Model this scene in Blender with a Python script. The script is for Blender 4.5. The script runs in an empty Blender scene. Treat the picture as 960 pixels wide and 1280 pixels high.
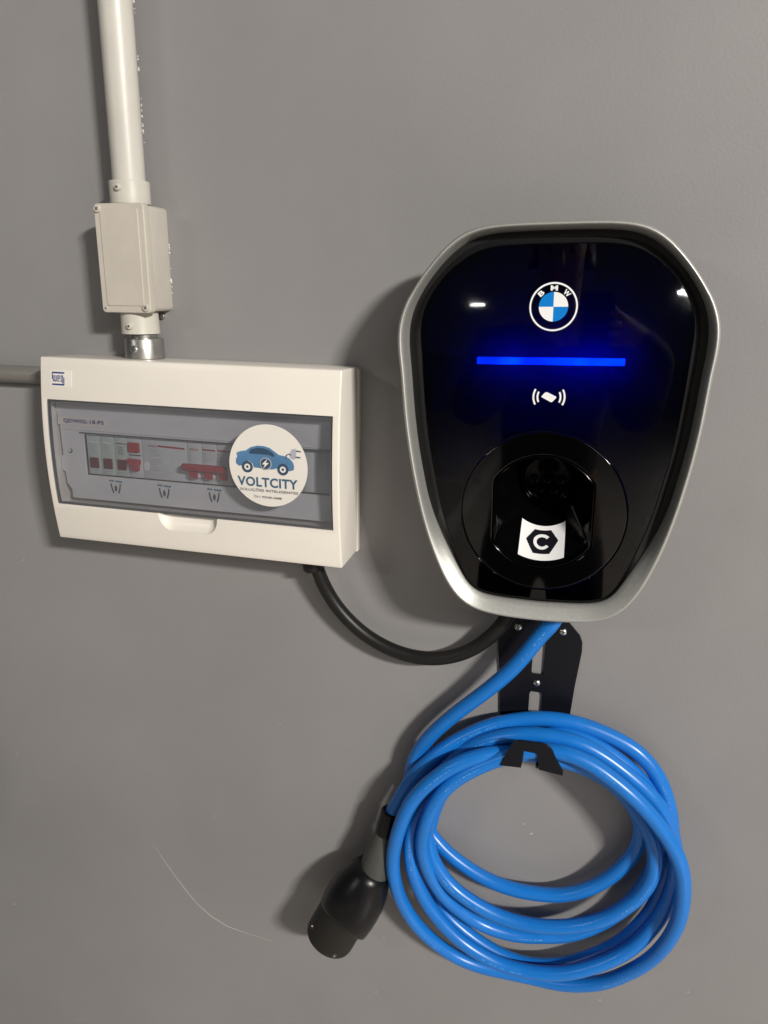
import bpy, bmesh, math, random
from mathutils import Vector, Matrix
random.seed(7)
scene = bpy.context.scene
COL = scene.collection

# ------------------------------------------------------------------ camera, world, lamps, exposure
cam_data = bpy.data.cameras.new('camera')
cam = bpy.data.objects.new('camera', cam_data); COL.objects.link(cam)
cam_data.sensor_fit = 'VERTICAL'; cam_data.sensor_height = 24.0
cam_data.lens = 24.0 * 961.0 / 1280.0
cam_data.clip_start = 0.02; cam_data.clip_end = 200
cam.matrix_world = Matrix.Translation((0, -1.0, 0)) @ Matrix(
    [[0.9659261, -0.0815449, 0.2456363], [0.2586596, 0.2709423, -0.9271923], [0.0090546, 0.9591354, 0.2828026]]).to_4x4()
scene.camera = cam
world = bpy.data.worlds.new('World'); scene.world = world; world.use_nodes = True
world.node_tree.nodes['Background'].inputs['Color'].default_value = (0.80, 0.88, 1.0, 1)
world.node_tree.nodes['Background'].inputs['Strength'].default_value = 0.050

def lamp(name, loc, target, sx, sy, watts, color):
    d = bpy.data.lights.new(name, 'AREA'); d.shape = 'RECTANGLE'; d.size = sx; d.size_y = sy
    d.energy = watts; d.color = color
    o = bpy.data.objects.new(name, d); COL.objects.link(o)
    o.location = loc
    o.rotation_euler = (Vector(target) - Vector(loc)).to_track_quat('-Z', 'Y').to_euler()
    return o
lamp('tube_lamp_right', (4.2, -4.5, 2.45), (-0.2, 0, -0.8), 0.80, 0.26, 510, (1.0, 0.955, 0.89))
lamp('tube_lamp_far', (2.7, -5.2, 2.2), (-0.2, 0, -0.9), 2.4, 0.12, 34, (1.0, 0.95, 0.88))
lamp('left_fill_lamp', (-3.4, -4.6, 1.6), (-0.8, 0, -1.3), 1.2, 0.12, 24, (1.0, 0.95, 0.88))  # unseen lamp added as fill to brighten the lower left wall
lamp('tube_lamp_back', (1.33, -11.9, 0.36), (1.33, 0, 0.2), 0.36, 0.045, 9, (1.0, 0.97, 0.92))
lamp('tube_lamp_back', (-1.85, -11.9, 0.14), (-1.2, 0, 0.2), 0.22, 0.025, 2.0, (1.0, 0.97, 0.92))
scene.view_settings.view_transform = 'Standard'; scene.view_settings.look = 'None'
scene.view_settings.exposure = 0.0; scene.view_settings.gamma = 1.0
scene.view_settings.use_curve_mapping = False

# ------------------------------------------------------------------ measured points (metres; X right, Y into the wall, Z up)
CABLE = [(-0.0167, -0.06, -0.4011), (-0.0224, -0.06, -0.4209), (-0.0293, -0.058, -0.4266), (-0.0443, -0.056, -0.4519), (-0.0679, -0.054, -0.49),
 (-0.1015, -0.05, -0.5313), (-0.1341, -0.046, -0.5661), (-0.1645, -0.042, -0.6011), (-0.19, -0.036, -0.6374), (-0.2067, -0.03, -0.674),
 (-0.2139, -0.022, -0.7126), (-0.2091, -0.018, -0.7541), (-0.1932, -0.018, -0.7913), (-0.1746, -0.02, -0.8149), (-0.1552, -0.024, -0.8308),
 (-0.1206, -0.026, -0.852), (-0.0813, -0.028, -0.867), (-0.0435, -0.03, -0.8712), (-0.0187, -0.03, -0.8704), (0.0195, -0.03, -0.8643),
 (0.0542, -0.03, -0.8456), (0.0804, -0.03, -0.8217), (0.1006, -0.03, -0.7937), (0.1144, -0.03, -0.7673), (0.1199, -0.032, -0.7362),
 (0.1157, -0.036, -0.7062), (0.0987, -0.042, -0.6754), (0.0672, -0.05, -0.6429), (0.0287, -0.056, -0.6235), (-0.0089, -0.058, -0.6166),
 (-0.0434, -0.06, -0.6153), (-0.0777, -0.066, -0.6164), (-0.1105, -0.074, -0.6236), (-0.1424, -0.08, -0.6409), (-0.1663, -0.082, -0.6635),
 (-0.1943, -0.082, -0.7008), (-0.2145, -0.078, -0.7528), (-0.2272, -0.07, -0.814), (-0.2284, -0.066, -0.8436), (-0.2244, -0.06, -0.8818),
 (-0.2102, -0.05, -0.931), (-0.1849, -0.042, -0.9737), (-0.1532, -0.036, -1.004), (-0.1215, -0.03, -1.0244), (-0.0873, -0.026, -1.0338),
 (-0.0471, -0.024, -1.0354), (-0.0062, -0.024, -1.0347), (0.0243, -0.028, -1.0309), (0.0628, -0.034, -1.0162), (0.0906, -0.038, -0.9991),
 (0.1233, -0.046, -0.9631), (0.1494, -0.054, -0.9239), (0.1665, -0.062, -0.8812), (0.1761, -0.07, -0.8364), (0.1773, -0.076, -0.7969),
 (0.1743, -0.08, -0.7639), (0.1675, -0.082, -0.7316), (0.1569, -0.083, -0.7091), (0.1445, -0.083, -0.6906), (0.1233, -0.083, -0.664),
 (0.0957, -0.083, -0.6377), (0.0688, -0.08, -0.6194), (0.0421, -0.077, -0.6045), (0.0136, -0.075, -0.5964), (-0.0085, -0.073, -0.5962),
 (-0.041, -0.073, -0.6015), (-0.066, -0.074, -0.6141), (-0.0872, -0.074, -0.6256), (-0.1095, -0.076, -0.6399), (-0.1364, -0.078, -0.6618),
 (-0.157, -0.079, -0.6887), (-0.1724, -0.078, -0.7247), (-0.1806, -0.074, -0.7596), (-0.1841, -0.068, -0.793), (-0.1814, -0.064, -0.8163),
 (-0.1712, -0.056, -0.8531), (-0.1541, -0.05, -0.8881), (-0.1283, -0.044, -0.9155), (-0.0974, -0.038, -0.9388), (-0.0617, -0.034, -0.9499),
 (-0.0261, -0.03, -0.9519), (0.0004, -0.028, -0.9466), (0.025, -0.026, -0.9419), (0.0522, -0.024, -0.9291), (0.0847, -0.022, -0.9031),
 (0.115, -0.024, -0.8629), (0.1328, -0.026, -0.82), (0.1458, -0.032, -0.7706), (0.1483, -0.036, -0.7267), (0.1382, -0.04, -0.6829),
 (0.1099, -0.042, -0.6401), (0.0728, -0.042, -0.6107), (0.0367, -0.042, -0.5935), (-0.0011, -0.041, -0.5883), (-0.038, -0.042, -0.603),
 (-0.0698, -0.046, -0.6201), (-0.102, -0.052, -0.635), (-0.1293, -0.054, -0.6545), (-0.1561, -0.054, -0.6835), (-0.1776, -0.054, -0.7175),
 (-0.1958, -0.055, -0.7524), (-0.2048, -0.055, -0.7896), (-0.204, -0.055, -0.8289), (-0.1974, -0.054, -0.8611), (-0.1816, -0.054, -0.8981),
 (-0.1566, -0.056, -0.9307), (-0.1246, -0.056, -0.9601), (-0.0905, -0.056, -0.9789), (-0.0571, -0.056, -0.9894), (-0.0269, -0.056, -0.9915),
 (-0.0044, -0.056, -0.9896), (0.0292, -0.056, -0.9814), (0.0642, -0.054, -0.9643), (0.0981, -0.05, -0.9419), (0.1258, -0.046, -0.9154),
 (0.1457, -0.044, -0.8818), (0.1619, -0.044, -0.841), (0.1691, -0.044, -0.7994), (0.1669, -0.048, -0.7537), (0.1564, -0.054, -0.7095),
 (0.1373, -0.058, -0.6672), (0.1111, -0.058, -0.64), (0.0837, -0.057, -0.6199), (0.0564, -0.056, -0.6029), (0.0229, -0.055, -0.5891),
 (-0.0102, -0.053, -0.5869), (-0.0489, -0.052, -0.5905), (-0.0815, -0.05, -0.6018), (-0.109, -0.048, -0.6169), (-0.1354, -0.042, -0.6384),
 (-0.1601, -0.036, -0.6668), (-0.1825, -0.032, -0.7038), (-0.1922, -0.034, -0.7391), (-0.1877, -0.04, -0.769), (-0.179, -0.048, -0.8037),
 (-0.1702, -0.052, -0.8272), (-0.1596, -0.054, -0.8433), (-0.1402, -0.056, -0.8646), (-0.1114, -0.058, -0.8813), (-0.076, -0.058, -0.8965),
 (-0.039, -0.058, -0.903), (-0.0145, -0.058, -0.9024), (0.0118, -0.058, -0.8983), (0.0461, -0.058, -0.8863), (0.0791, -0.058, -0.8671),
 (0.1062, -0.058, -0.8396), (0.1278, -0.058, -0.8081), (0.1382, -0.058, -0.7746), (0.1382, -0.058, -0.7442), (0.1314, -0.056, -0.7173),
 (0.1181, -0.052, -0.6962), (0.0959, -0.046, -0.6693), (0.064, -0.04, -0.6415), (0.0281, -0.034, -0.6216), (-0.0105, -0.028, -0.6184),
 (-0.0493, -0.026, -0.6227), (-0.0861, -0.024, -0.6384), (-0.12, -0.022, -0.6646), (-0.1488, -0.02, -0.6986), (-0.1696, -0.018, -0.7433),
 (-0.1819, -0.018, -0.7918), (-0.1852, -0.02, -0.8424), (-0.178, -0.024, -0.8899), (-0.1594, -0.028, -0.9352), (-0.1315, -0.03, -0.9601),
 (-0.0977, -0.032, -0.9801), (-0.0631, -0.034, -0.9935), (-0.032, -0.034, -1.0003), (0.0041, -0.034, -0.9962), (0.0401, -0.032, -0.9834),
 (0.0757, -0.03, -0.9594), (0.1088, -0.028, -0.9306), (0.1335, -0.026, -0.8937), (0.1506, -0.025, -0.8544), (0.1589, -0.026, -0.8095),
 (0.1623, -0.03, -0.7644), (0.1596, -0.034, -0.7232), (0.1524, -0.036, -0.6868), (0.1417, -0.036, -0.6545), (0.1255, -0.034, -0.6262),
 (0.0982, -0.032, -0.6007), (0.0668, -0.03, -0.5877), (0.0325, -0.03, -0.5773), (-0.0015, -0.03, -0.5737), (-0.0329, -0.03, -0.5764),
 (-0.0601, -0.031, -0.5829), (-0.094, -0.033, -0.5951), (-0.1258, -0.036, -0.6137), (-0.1511, -0.04, -0.632), (-0.1743, -0.044, -0.6535),
 (-0.1977, -0.048, -0.6821), (-0.2147, -0.05, -0.7113), (-0.2241, -0.05, -0.734), (-0.2349, -0.05, -0.7573), (-0.2433, -0.05, -0.7876)]
FEED = [(-0.362, -0.045, -0.3354), (-0.3543, -0.042, -0.3711), (-0.3446, -0.034, -0.4092), (-0.3234, -0.03, -0.4466), (-0.2832, -0.028, -0.4837),
 (-0.233, -0.028, -0.5047), (-0.1839, -0.028, -0.5072), (-0.1359, -0.028, -0.4899), (-0.1042, -0.03, -0.4615), (-0.0845, -0.034, -0.4322),
 (-0.0719, -0.04, -0.3991)]
STICK = {'badge': (0.11935, 0.0082),
 'bolt': [(0.12207, 0.01506), (0.11411, 0.00714), (0.11833, 0.00719), (0.11577, 0.00164), (0.12401, 0.00948), (0.11981, 0.0097)],
 'car': [(0.07772, 0.01987), (0.08352, 0.02229), (0.09067, 0.02345), (0.09792, 0.02834), (0.10716, 0.03109), (0.11696, 0.03097), (0.12457, 0.02913),
         (0.13209, 0.02438), (0.13755, 0.02081), (0.14583, 0.01982), (0.15198, 0.01724), (0.1567, 0.01231), (0.15841, 0.00781), (0.1579, 0.00246),
         (0.15233, 0.00044), (0.14957, 0.00116), (0.14762, 0.00699), (0.14283, 0.00955), (0.13861, 0.00764), (0.13642, 0.00348), (0.12727, 0.00078),
         (0.10193, 0.00193), (0.10068, 0.0068), (0.09514, 0.01041), (0.0901, 0.0087), (0.08706, 0.00377), (0.08058, 0.0026), (0.0767, 0.00596),
         (0.07692, 0.01109), (0.07895, 0.01527)],
 'centre': (0.12176, 0.0045),
 'cord': [(0.14687, 0.01686), (0.14835, 0.02158), (0.15211, 0.02343), (0.15413, 0.02134)],
 'plug': [(0.1535, 0.02458), (0.15566, 0.02932), (0.16047, 0.03057), (0.16222, 0.02912), (0.16023, 0.01718), (0.15678, 0.01627), (0.15339, 0.01866)],
 'prong1': [(0.16139, 0.02841), (0.16766, 0.02794), (0.16764, 0.02663), (0.16136, 0.02684)],
 'prong2': [(0.16043, 0.02048), (0.16713, 0.02005), (0.16696, 0.01846), (0.16012, 0.01888)],
 't1': [(0.07731, -0.0242), (0.16366, -0.02354)],
 't2': [(0.07946, -0.03158), (0.16422, -0.03158)],
 't3': [(0.10045, -0.04038), (0.14001, -0.03939)],
 'wheel': [(0.09299, 0.00219), (0.14293, 0.00198)],
 'window': [(0.09557, 0.02207), (0.09924, 0.02578), (0.10706, 0.02818), (0.11617, 0.02828), (0.1231, 0.02639), (0.12926, 0.02259), (0.13194, 0.01882),
            (0.12913, 0.01782), (0.12361, 0.01981), (0.11101, 0.02024), (0.09691, 0.0199)]}
IN = {'bar1': [(-0.05865, 0.0129), (-0.01797, 0.01119)],
 'bar2': [(0.00891, 0.01273), (0.02752, 0.01158), (0.03176, 0.01244), (0.05019, 0.01151)],
 'brk': [(-0.01312, 0.01041), (0.05464, -0.03531)],
 'hand': [(-0.12815, -0.05282), (-0.05043, -0.05337), (0.02722, -0.05252)],
 'handle': [(-0.01668, -0.00681), (0.04835, -0.01545)],
 'hole': [(-0.21552, -0.00259)],
 'label': [(-0.21343, 0.04766), (-0.13148, 0.04676), (-0.13271, 0.0342), (-0.21499, 0.03487)],
 'legs': [(-0.00999, -0.01769), (0.00179, -0.02591), (0.012, -0.01827), (0.02493, -0.02635), (0.03504, -0.01761), (0.04668, -0.02575)],
 'red': [(-0.10582, 0.01424), (-0.08795, 0.00057)],
 'ridge': [(-0.21042, 0.02866), (0.05736, 0.02636)],
 'right': [(0.16534, 0.02613), (0.19169, -0.03387)],
 'strip': [(-0.1702, 0.02264), (-0.17443, -0.03715)],
 'text': [(-0.20788, 0.03877), (-0.13496, 0.03747)],
 'tog': [(-0.10587, -0.00764), (-0.08562, -0.02469)],
 'txt1': [(-0.07539, 0.00719), (-0.05532, -0.02581)],
 'win': [(-0.16911, -0.01107), (-0.15533, -0.02653), (-0.14695, -0.01121), (-0.13269, -0.02656), (-0.12422, -0.0113), (-0.10975, -0.02655)]}

# ------------------------------------------------------------------ helpers
def tag(o, label=None, cat=None, kind=None, group=None):
    if label: o['label'] = label
    if cat: o['category'] = cat
    if kind: o['kind'] = kind
    if group: o['group'] = group
    return o
def thing(name, loc, label, cat, ry=0.0):
    o = bpy.data.objects.new(name, None); COL.objects.link(o)
    o.location = loc; o.rotation_euler = (0, ry, 0); o.empty_display_size = 0.05
    return tag(o, label, cat)
def link(name, me, mat, parent=None, smooth=35):
    o = bpy.data.objects.new(name, me); COL.objects.link(o)
    if mat is not None:
        me.materials.clear(); me.materials.append(mat)
    if parent is not None: o.parent = parent
    if smooth:
        for p in me.polygons: p.use_smooth = True
        me.set_sharp_from_angle(angle=math.radians(smooth))
    return o
def from_bm(name, bm, mat, parent=None, smooth=35, fix=True):
    if fix: bmesh.ops.recalc_face_normals(bm, faces=bm.faces)
    me = bpy.data.meshes.new(name); bm.to_mesh(me); bm.free()
    return link(name, me, mat, parent, smooth)
def mesh(name, vs, fs, mat, parent=None, smooth=35, fix=True):
    bm = bmesh.new(); v = [bm.verts.new(p) for p in vs]
    for f in fs:
        try: bm.faces.new([v[i] for i in f])
        except ValueError: pass
    return from_bm(name, bm, mat, parent, smooth, fix)
def curve_mesh(cu):
    o = bpy.data.objects.new('tmp', cu); COL.objects.link(o)
    dg = bpy.context.evaluated_depsgraph_get()
    me = bpy.data.meshes.new_from_object(o.evaluated_get(dg))
    bpy.data.objects.remove(o); bpy.data.curves.remove(cu)
    return me
def stand(me, depth, ox=0, oz=0, rot=0, fn=None):
    # lies in XY -> stands upright facing -Y, its middle plane `depth` off the wall
    c, s = math.cos(rot), math.sin(rot)
    for v in me.vertices:
        x, y, z = v.co
        X, Z = ox + x*c - y*s, oz + x*s + y*c
        d = depth + (fn(X, Z) if fn else 0) + z
        v.co = (X, -d, Z)
    return me
def plate(name, loops, front, thick, mat, parent=None, bevel=0.0, fn=None, smooth=35, res=3):
    cu = bpy.data.curves.new('c', 'CURVE'); cu.dimensions = '2D'; cu.fill_mode = 'BOTH'
    for L in loops:
        sp = cu.splines.new('POLY'); sp.points.add(len(L)-1)
        for i, p in enumerate(L): sp.points[i].co = (p[0], p[1], 0, 1)
        sp.use_cyclic_u = True
    cu.extrude = max(thick/2 - bevel, 0); cu.bevel_depth = bevel; cu.bevel_resolution = res; cu.offset = -bevel
    me = curve_mesh(cu)
    bm = bmesh.new(); bm.from_mesh(me); bmesh.ops.remove_doubles(bm, verts=bm.verts, dist=1e-6); bm.to_mesh(me); bm.free()
    stand(me, front - thick/2, fn=fn)
    o = link(name, me, mat, parent, smooth)
    if fn is None:      # the flat front stays truly flat, only the rounded edge is smooth
        for p in me.polygons:
            if abs(p.normal.y) > 0.9995: p.use_smooth = False
    return o
def text(name, s, cx, cz, width, height, front, mat, parent, bold=0.0, rot=0, fn=None, thick=0.0002, flat=False):
    cu = bpy.data.curves.new('t', 'FONT'); cu.body = s; cu.size = 1.0
    cu.align_x = 'LEFT'; cu.space_character = 1.0 + bold*2.2; cu.offset = bold; cu.extrude = 0; cu.resolution_u = 3
    me = curve_mesh(cu)
    xs = [v.co.x for v in me.vertices]; ys = [v.co.y for v in me.vertices]
    x0, x1, y0, y1 = min(xs), max(xs), min(ys), max(ys)
    kx = width/(x1-x0) if width else height/(y1-y0); ky = height/(y1-y0) if height else kx
    for v in me.vertices: v.co = ((v.co.x-(x0+x1)/2)*kx, (v.co.y-(y0+y1)/2)*ky, 0)
    stand(me, front, cx, cz, rot, fn)
    return link(name, me, mat, parent, 0)
def circle(cx, cz, r, n=48, r2=None):
    r2 = r if r2 is None else r2
    return [(cx + r*math.cos(2*math.pi*i/n), cz + r2*math.sin(2*math.pi*i/n)) for i in range(n)]
def rrect(cx, cz, w, h, r, n=5):
    out = []
    for (sx, sz, a0) in ((1, 1, 0), (-1, 1, 90), (-1, -1, 180), (1, -1, 270)):
        for k in range(n+1):
            a = math.radians(a0 + 90*k/n)
            out.append((cx + sx*(w/2-r) + r*math.cos(a), cz + sz*(h/2-r) + r*math.sin(a)))
    return out
def lathe(name, prof, origin, axis, mat, parent=None, n=32, smooth=35, squash=None):
    # prof: (distance along axis, radius)
    ax = Vector(axis).normalized(); u = ax.orthogonal().normalized()
    if squash: u = Vector(squash[0]).normalized()
    v = ax.cross(u); O = Vector(origin); vs = []; fs = []
    k = squash[1] if squash else 1.0
    for (t, r) in prof:
        for i in range(n):
            a = 2*math.pi*i/n; vs.append(O + ax*t + u*(r*k*math.cos(a)) + v*(r*math.sin(a)))
    m = len(prof)
    for j in range(m-1):
        for i in range(n):
            fs.append((j*n+i, j*n+(i+1) % n, (j+1)*n+(i+1) % n, (j+1)*n+i))
    fs.append(tuple(range(n))[::-1]); fs.append(tuple((m-1)*n+i for i in range(n)))
    return mesh(name, vs, fs, mat, parent, smooth)
def spline(pts, step=0.004):
    P = [Vector(p) for p in pts]
    P = [P[0]*2-P[1]] + P + [P[-1]*2-P[-2]]
    out = []
    for i in range(1, len(P)-2):
        p0, p1, p2, p3 = P[i-1:i+3]
        t0 = 0; t1 = t0+max((p1-p0).length, 1e-6)**.5; t2 = t1+max((p2-p1).length, 1e-6)**.5; t3 = t2+max((p3-p2).length, 1e-6)**.5
        n = max(2, int((p2-p1).length/step))
        for k in range(n):
            t = t1+(t2-t1)*k/n
            A1 = p0*((t1-t)/(t1-t0))+p1*((t-t0)/(t1-t0)); A2 = p1*((t2-t)/(t2-t1))+p2*((t-t1)/(t2-t1)); A3 = p2*((t3-t)/(t3-t2))+p3*((t-t2)/(t3-t2))
            B1 = A1*((t2-t)/(t2-t0))+A2*((t-t0)/(t2-t0)); B2 = A2*((t3-t)/(t3-t1))+A3*((t-t1)/(t3-t1))
            out.append(B1*((t2-t)/(t2-t1))+B2*((t-t1)/(t2-t1)))
    out.append(P[-2].copy())
    return out
def relax(C, it):
    for _ in range(it):
        C = [C[0]] + [(C[i-1]+C[i]*2+C[i+1])/4 for i in range(1, len(C)-1)] + [C[-1]]
    return C
def tube(name, C, r, mat, parent=None, n=20):
    vs = []; fs = []; frames = []
    T = (C[1]-C[0]).normalized(); N = T.orthogonal().normalized()
    for i, c in enumerate(C):
        T = (C[min(i+1, len(C)-1)]-C[max(i-1, 0)]).normalized()
        N = (N - T*N.dot(T)).normalized(); B = T.cross(N); frames.append((c, T, N, B))
        for k in range(n):
            a = 2*math.pi*k/n; vs.append(c + N*(r*math.cos(a)) + B*(r*math.sin(a)))
    for j in range(len(C)-1):
        for k in range(n): fs.append((j*n+k, j*n+(k+1) % n, (j+1)*n+(k+1) % n, (j+1)*n+k))
    fs.append(tuple(range(n))); fs.append(tuple((len(C)-1)*n+k for k in range(n)))
    return mesh(name, vs, fs, mat, parent), frames
def box(name, x0, x1, y0, y1, z0, z1, mat, parent=None, bevel=0.0, seg=2):
    bm = bmesh.new(); bmesh.ops.create_cube(bm, size=1)
    for v in bm.verts:
        v.co = ((x0+x1)/2+v.co.x*(x1-x0), (y0+y1)/2+v.co.y*(y1-y0), (z0+z1)/2+v.co.z*(z1-z0))
    if bevel: bmesh.ops.bevel(bm, geom=bm.edges[:], offset=bevel, segments=seg, profile=0.5, affect='EDGES')
    return from_bm(name, bm, mat, parent)

# ------------------------------------------------------------------ materials
def mat(name, color, rough=0.5, metal=0.0, spec=0.5, noise=0.0, nscale=30.0, bump=0.0, bscale=200.0, rvar=0.0, coat=0.0, dirt=None, bdist=0.001, aniso=None):
    m = bpy.data.materials.new(name); m.use_nodes = True
    nt = m.node_tree; N = nt.nodes; L = nt.links; b = N['Principled BSDF']
    b.inputs['Base Color'].default_value = (*color, 1); b.inputs['Roughness'].default_value = rough
    b.inputs['Metallic'].default_value = metal; b.inputs['Specular IOR Level'].default_value = spec
    b.inputs['Coat Weight'].default_value = coat; b.inputs['Coat Roughness'].default_value = 0.08
    tc = N.new('ShaderNodeTexCoord'); src = tc.outputs['Object']
    if aniso:
        mp = N.new('ShaderNodeMapping'); mp.inputs['Scale'].default_value = aniso; L.new(src, mp.inputs['Vector']); asrc = mp.outputs['Vector']
    else: asrc = src
    if noise:
        n = N.new('ShaderNodeTexNoise'); n.inputs['Scale'].default_value = nscale; n.inputs['Detail'].default_value = 6; n.inputs['Roughness'].default_value = 0.6
        L.new(asrc, n.inputs['Vector'])
        r = N.new('ShaderNodeMapRange'); r.inputs[1].default_value = 0.3; r.inputs[2].default_value = 0.7
        r.inputs[3].default_value = 1-noise; r.inputs[4].default_value = 1+noise; L.new(n.outputs['Fac'], r.inputs[0])
        mx = N.new('ShaderNodeVectorMath'); mx.operation = 'SCALE'; mx.inputs[0].default_value = color
        L.new(r.outputs[0], mx.inputs['Scale']); col = mx.outputs[0]
        if dirt:
            n2 = N.new('ShaderNodeTexNoise'); n2.inputs['Scale'].default_value = dirt[1]; n2.inputs['Detail'].default_value = 8; n2.inputs['Roughness'].default_value = 0.7
            L.new(src, n2.inputs['Vector'])
            cr = N.new('ShaderNodeMapRange'); cr.inputs[1].default_value = dirt[2]; cr.inputs[2].default_value = dirt[2]+0.06; L.new(n2.outputs['Fac'], cr.inputs[0])
            mm = N.new('ShaderNodeMix'); mm.data_type = 'RGBA'; L.new(cr.outputs[0], mm.inputs['Factor']); L.new(col, mm.inputs[6]); mm.inputs[7].default_value = (*dirt[0], 1)
            col = mm.outputs[2]
        L.new(col, b.inputs['Base Color'])
    if rvar:
        n3 = N.new('ShaderNodeTexNoise'); n3.inputs['Scale'].default_value = nscale*1.7; n3.inputs['Detail'].default_value = 5; L.new(asrc, n3.inputs['Vector'])
        r3 = N.new('ShaderNodeMapRange'); r3.inputs[1].default_value = 0.3; r3.inputs[2].default_value = 0.7
        r3.inputs[3].default_value = rough-rvar; r3.inputs[4].default_value = rough+rvar; L.new(n3.outputs['Fac'], r3.inputs[0]); L.new(r3.outputs[0], b.inputs['Roughness'])
    if bump:
        n4 = N.new('ShaderNodeTexNoise'); n4.inputs['Scale'].default_value = bscale; n4.inputs['Detail'].default_value = 4; L.new(asrc, n4.inputs['Vector'])
        bp = N.new('ShaderNodeBump'); bp.inputs['Strength'].default_value = bump; bp.inputs['Distance'].default_value = bdist
        L.new(n4.outputs['Fac'], bp.inputs['Height']); L.new(bp.outputs[0], b.inputs['Normal'])
    return m
def glass_mat(name, tint, rough=0.02, ior=1.5, haze=0.0):
    m = bpy.data.materials.new(name); m.use_nodes = True
    nt = m.node_tree; N = nt.nodes; L = nt.links
    for n in list(N):
        if n.type != 'OUTPUT_MATERIAL': N.remove(n)
    out = N['Material Output']; t = N.new('ShaderNodeBsdfTransparent'); t.inputs[0].default_value = (*tint, 1)
    
    g = N.new('ShaderNodeBsdfGlossy')
    # faint wiped smears: the gloss is not the same everywhere
    tc = N.new('ShaderNodeTexCoord'); sn = N.new('ShaderNodeTexNoise'); sn.inputs['Scale'].default_value = 14; sn.inputs['Detail'].default_value = 5; sn.inputs['Distortion'].default_value = 1.2
    sr = N.new('ShaderNodeMapRange'); sr.inputs[1].default_value = .5; sr.inputs[2].default_value = .68; sr.inputs[3].default_value = rough; sr.inputs[4].default_value = rough+.022
    L.new(tc.outputs['Object'], sn.inputs['Vector']); L.new(sn.outputs['Fac'], sr.inputs[0]); L.new(sr.outputs[0], g.inputs['Roughness']); f = N.new('ShaderNodeFresnel')
    # same reflectance on both faces of the sheet
    ge = N.new('ShaderNodeNewGeometry'); mr = N.new('ShaderNodeMapRange'); mr.inputs[3].default_value = ior; mr.inputs[4].default_value = 1/ior
    L.new(ge.outputs['Backfacing'], mr.inputs[0]); L.new(mr.outputs[0], f.inputs[0])
    mx = N.new('ShaderNodeMixShader'); L.new(f.outputs[0], mx.inputs[0]); L.new(t.outputs[0], mx.inputs[1]); L.new(g.outputs[0], mx.inputs[2])
    if haze:     # the moulded plastic itself is slightly milky
        df = N.new('ShaderNodeBsdfDiffuse'); df.inputs[0].default_value = (.33, .34, .37, 1); m2 = N.new('ShaderNodeMixShader'); m2.inputs[0].default_value = haze
        L.new(t.outputs[0], m2.inputs[1]); L.new(df.outputs[0], m2.inputs[2]); L.new(m2.outputs[0], mx.inputs[1])
    L.new(mx.outputs[0], out.inputs[0])
    return m
def emit_mat(name, color, strength):
    m = bpy.data.materials.new(name); m.use_nodes = True; b = m.node_tree.nodes['Principled BSDF']
    b.inputs['Base Color'].default_value = (0, 0, 0, 1); b.inputs['Emission Color'].default_value = (*color, 1); b.inputs['Emission Strength'].default_value = strength
    return m

M_wall = mat('wall_paint', (0.258, 0.252, 0.252), 0.50, noise=0.07, nscale=2.4, bump=0.4, bscale=260, rvar=0.05, bdist=0.0006, spec=0.4)
M_floor = mat('garage_floor', (0.55, 0.50, 0.45), 0.35, noise=0.12, nscale=2.0, rvar=0.05)
M_pipe = mat('cream_conduit_paint', (0.57, 0.55, 0.50), 0.38, noise=0.05, nscale=18, bump=0.08, bscale=60, dirt=((0.75, 0.73, 0.68), 45, 0.70), rvar=0.06)
M_box = mat('cream_box_plastic', (0.55, 0.51, 0.445), 0.48, noise=0.05, nscale=25, bump=0.1, bscale=150, dirt=((0.30, 0.26, 0.20), 60, 0.74))
M_boxside = mat('grey_box_plastic', (0.50, 0.47, 0.42), 0.5, noise=0.08, nscale=30, aniso=(1, 1, 0.3), bump=0.15, bscale=90)
M_collar = mat('grey_collar_plastic', (0.55, 0.53, 0.47), 0.45, noise=0.05, nscale=40, dirt=((0.75, 0.72, 0.66), 70, 0.70))
M_chrome = mat('plated_steel', (0.45, 0.44, 0.42), 0.38, 1.0, noise=0.06, nscale=60, rvar=0.06)
M_screw = mat('steel_screw', (0.75, 0.74, 0.72), 0.28, 1.0)
M_white = mat('white_enclosure_plastic', (0.82, 0.775, 0.70), 0.33, noise=0.015, nscale=12, bump=0.03, bscale=500, rvar=0.03)
M_plate = mat('inner_cover_plastic', (0.74, 0.73, 0.72), 0.45, noise=0.02, nscale=20)
M_plate2 = mat('module_plastic', (0.62, 0.64, 0.62), 0.45, noise=0.03, nscale=60)
M_green = mat('surge_module_plastic', (0.52, 0.58, 0.52), 0.45, noise=0.03, nscale=60)
M_shadow = mat('painted_gap_shade', (0.05, 0.05, 0.06), 0.6)  # flat dark colour standing in for shade in slots, holes and recesses
M_red = mat('red_switch_plastic', (0.42, 0.035, 0.045), 0.4, noise=0.05, nscale=80)
M_maroon = mat('maroon_indicator', (0.14, 0.012, 0.02), 0.3, noise=0.1, nscale=90)
M_print = mat('dark_print', (0.08, 0.08, 0.10), 0.6)
M_blueprint = mat('navy_print', (0.03, 0.05, 0.20), 0.5)
M_teal = mat('teal_print', (0.03, 0.20, 0.26), 0.5)
M_smoke = glass_mat('smoked_polycarbonate', (0.835, 0.838, 0.862), 0.03, haze=0.10)
M_smoke_edge = mat('smoked_edge', (0.075, 0.082, 0.09), 0.25)
M_sticker = mat('sticker_paper', (0.80, 0.76, 0.70), 0.35, noise=0.01, nscale=30)
M_sbody = mat('sticker_car_blue', (0.085, 0.20, 0.36), 0.35, noise=0.25, nscale=16)
M_sdark = mat('sticker_navy', (0.04, 0.075, 0.13), 0.35)
M_sgrey = mat('sticker_grey', (0.42, 0.44, 0.50), 0.35)
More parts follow.
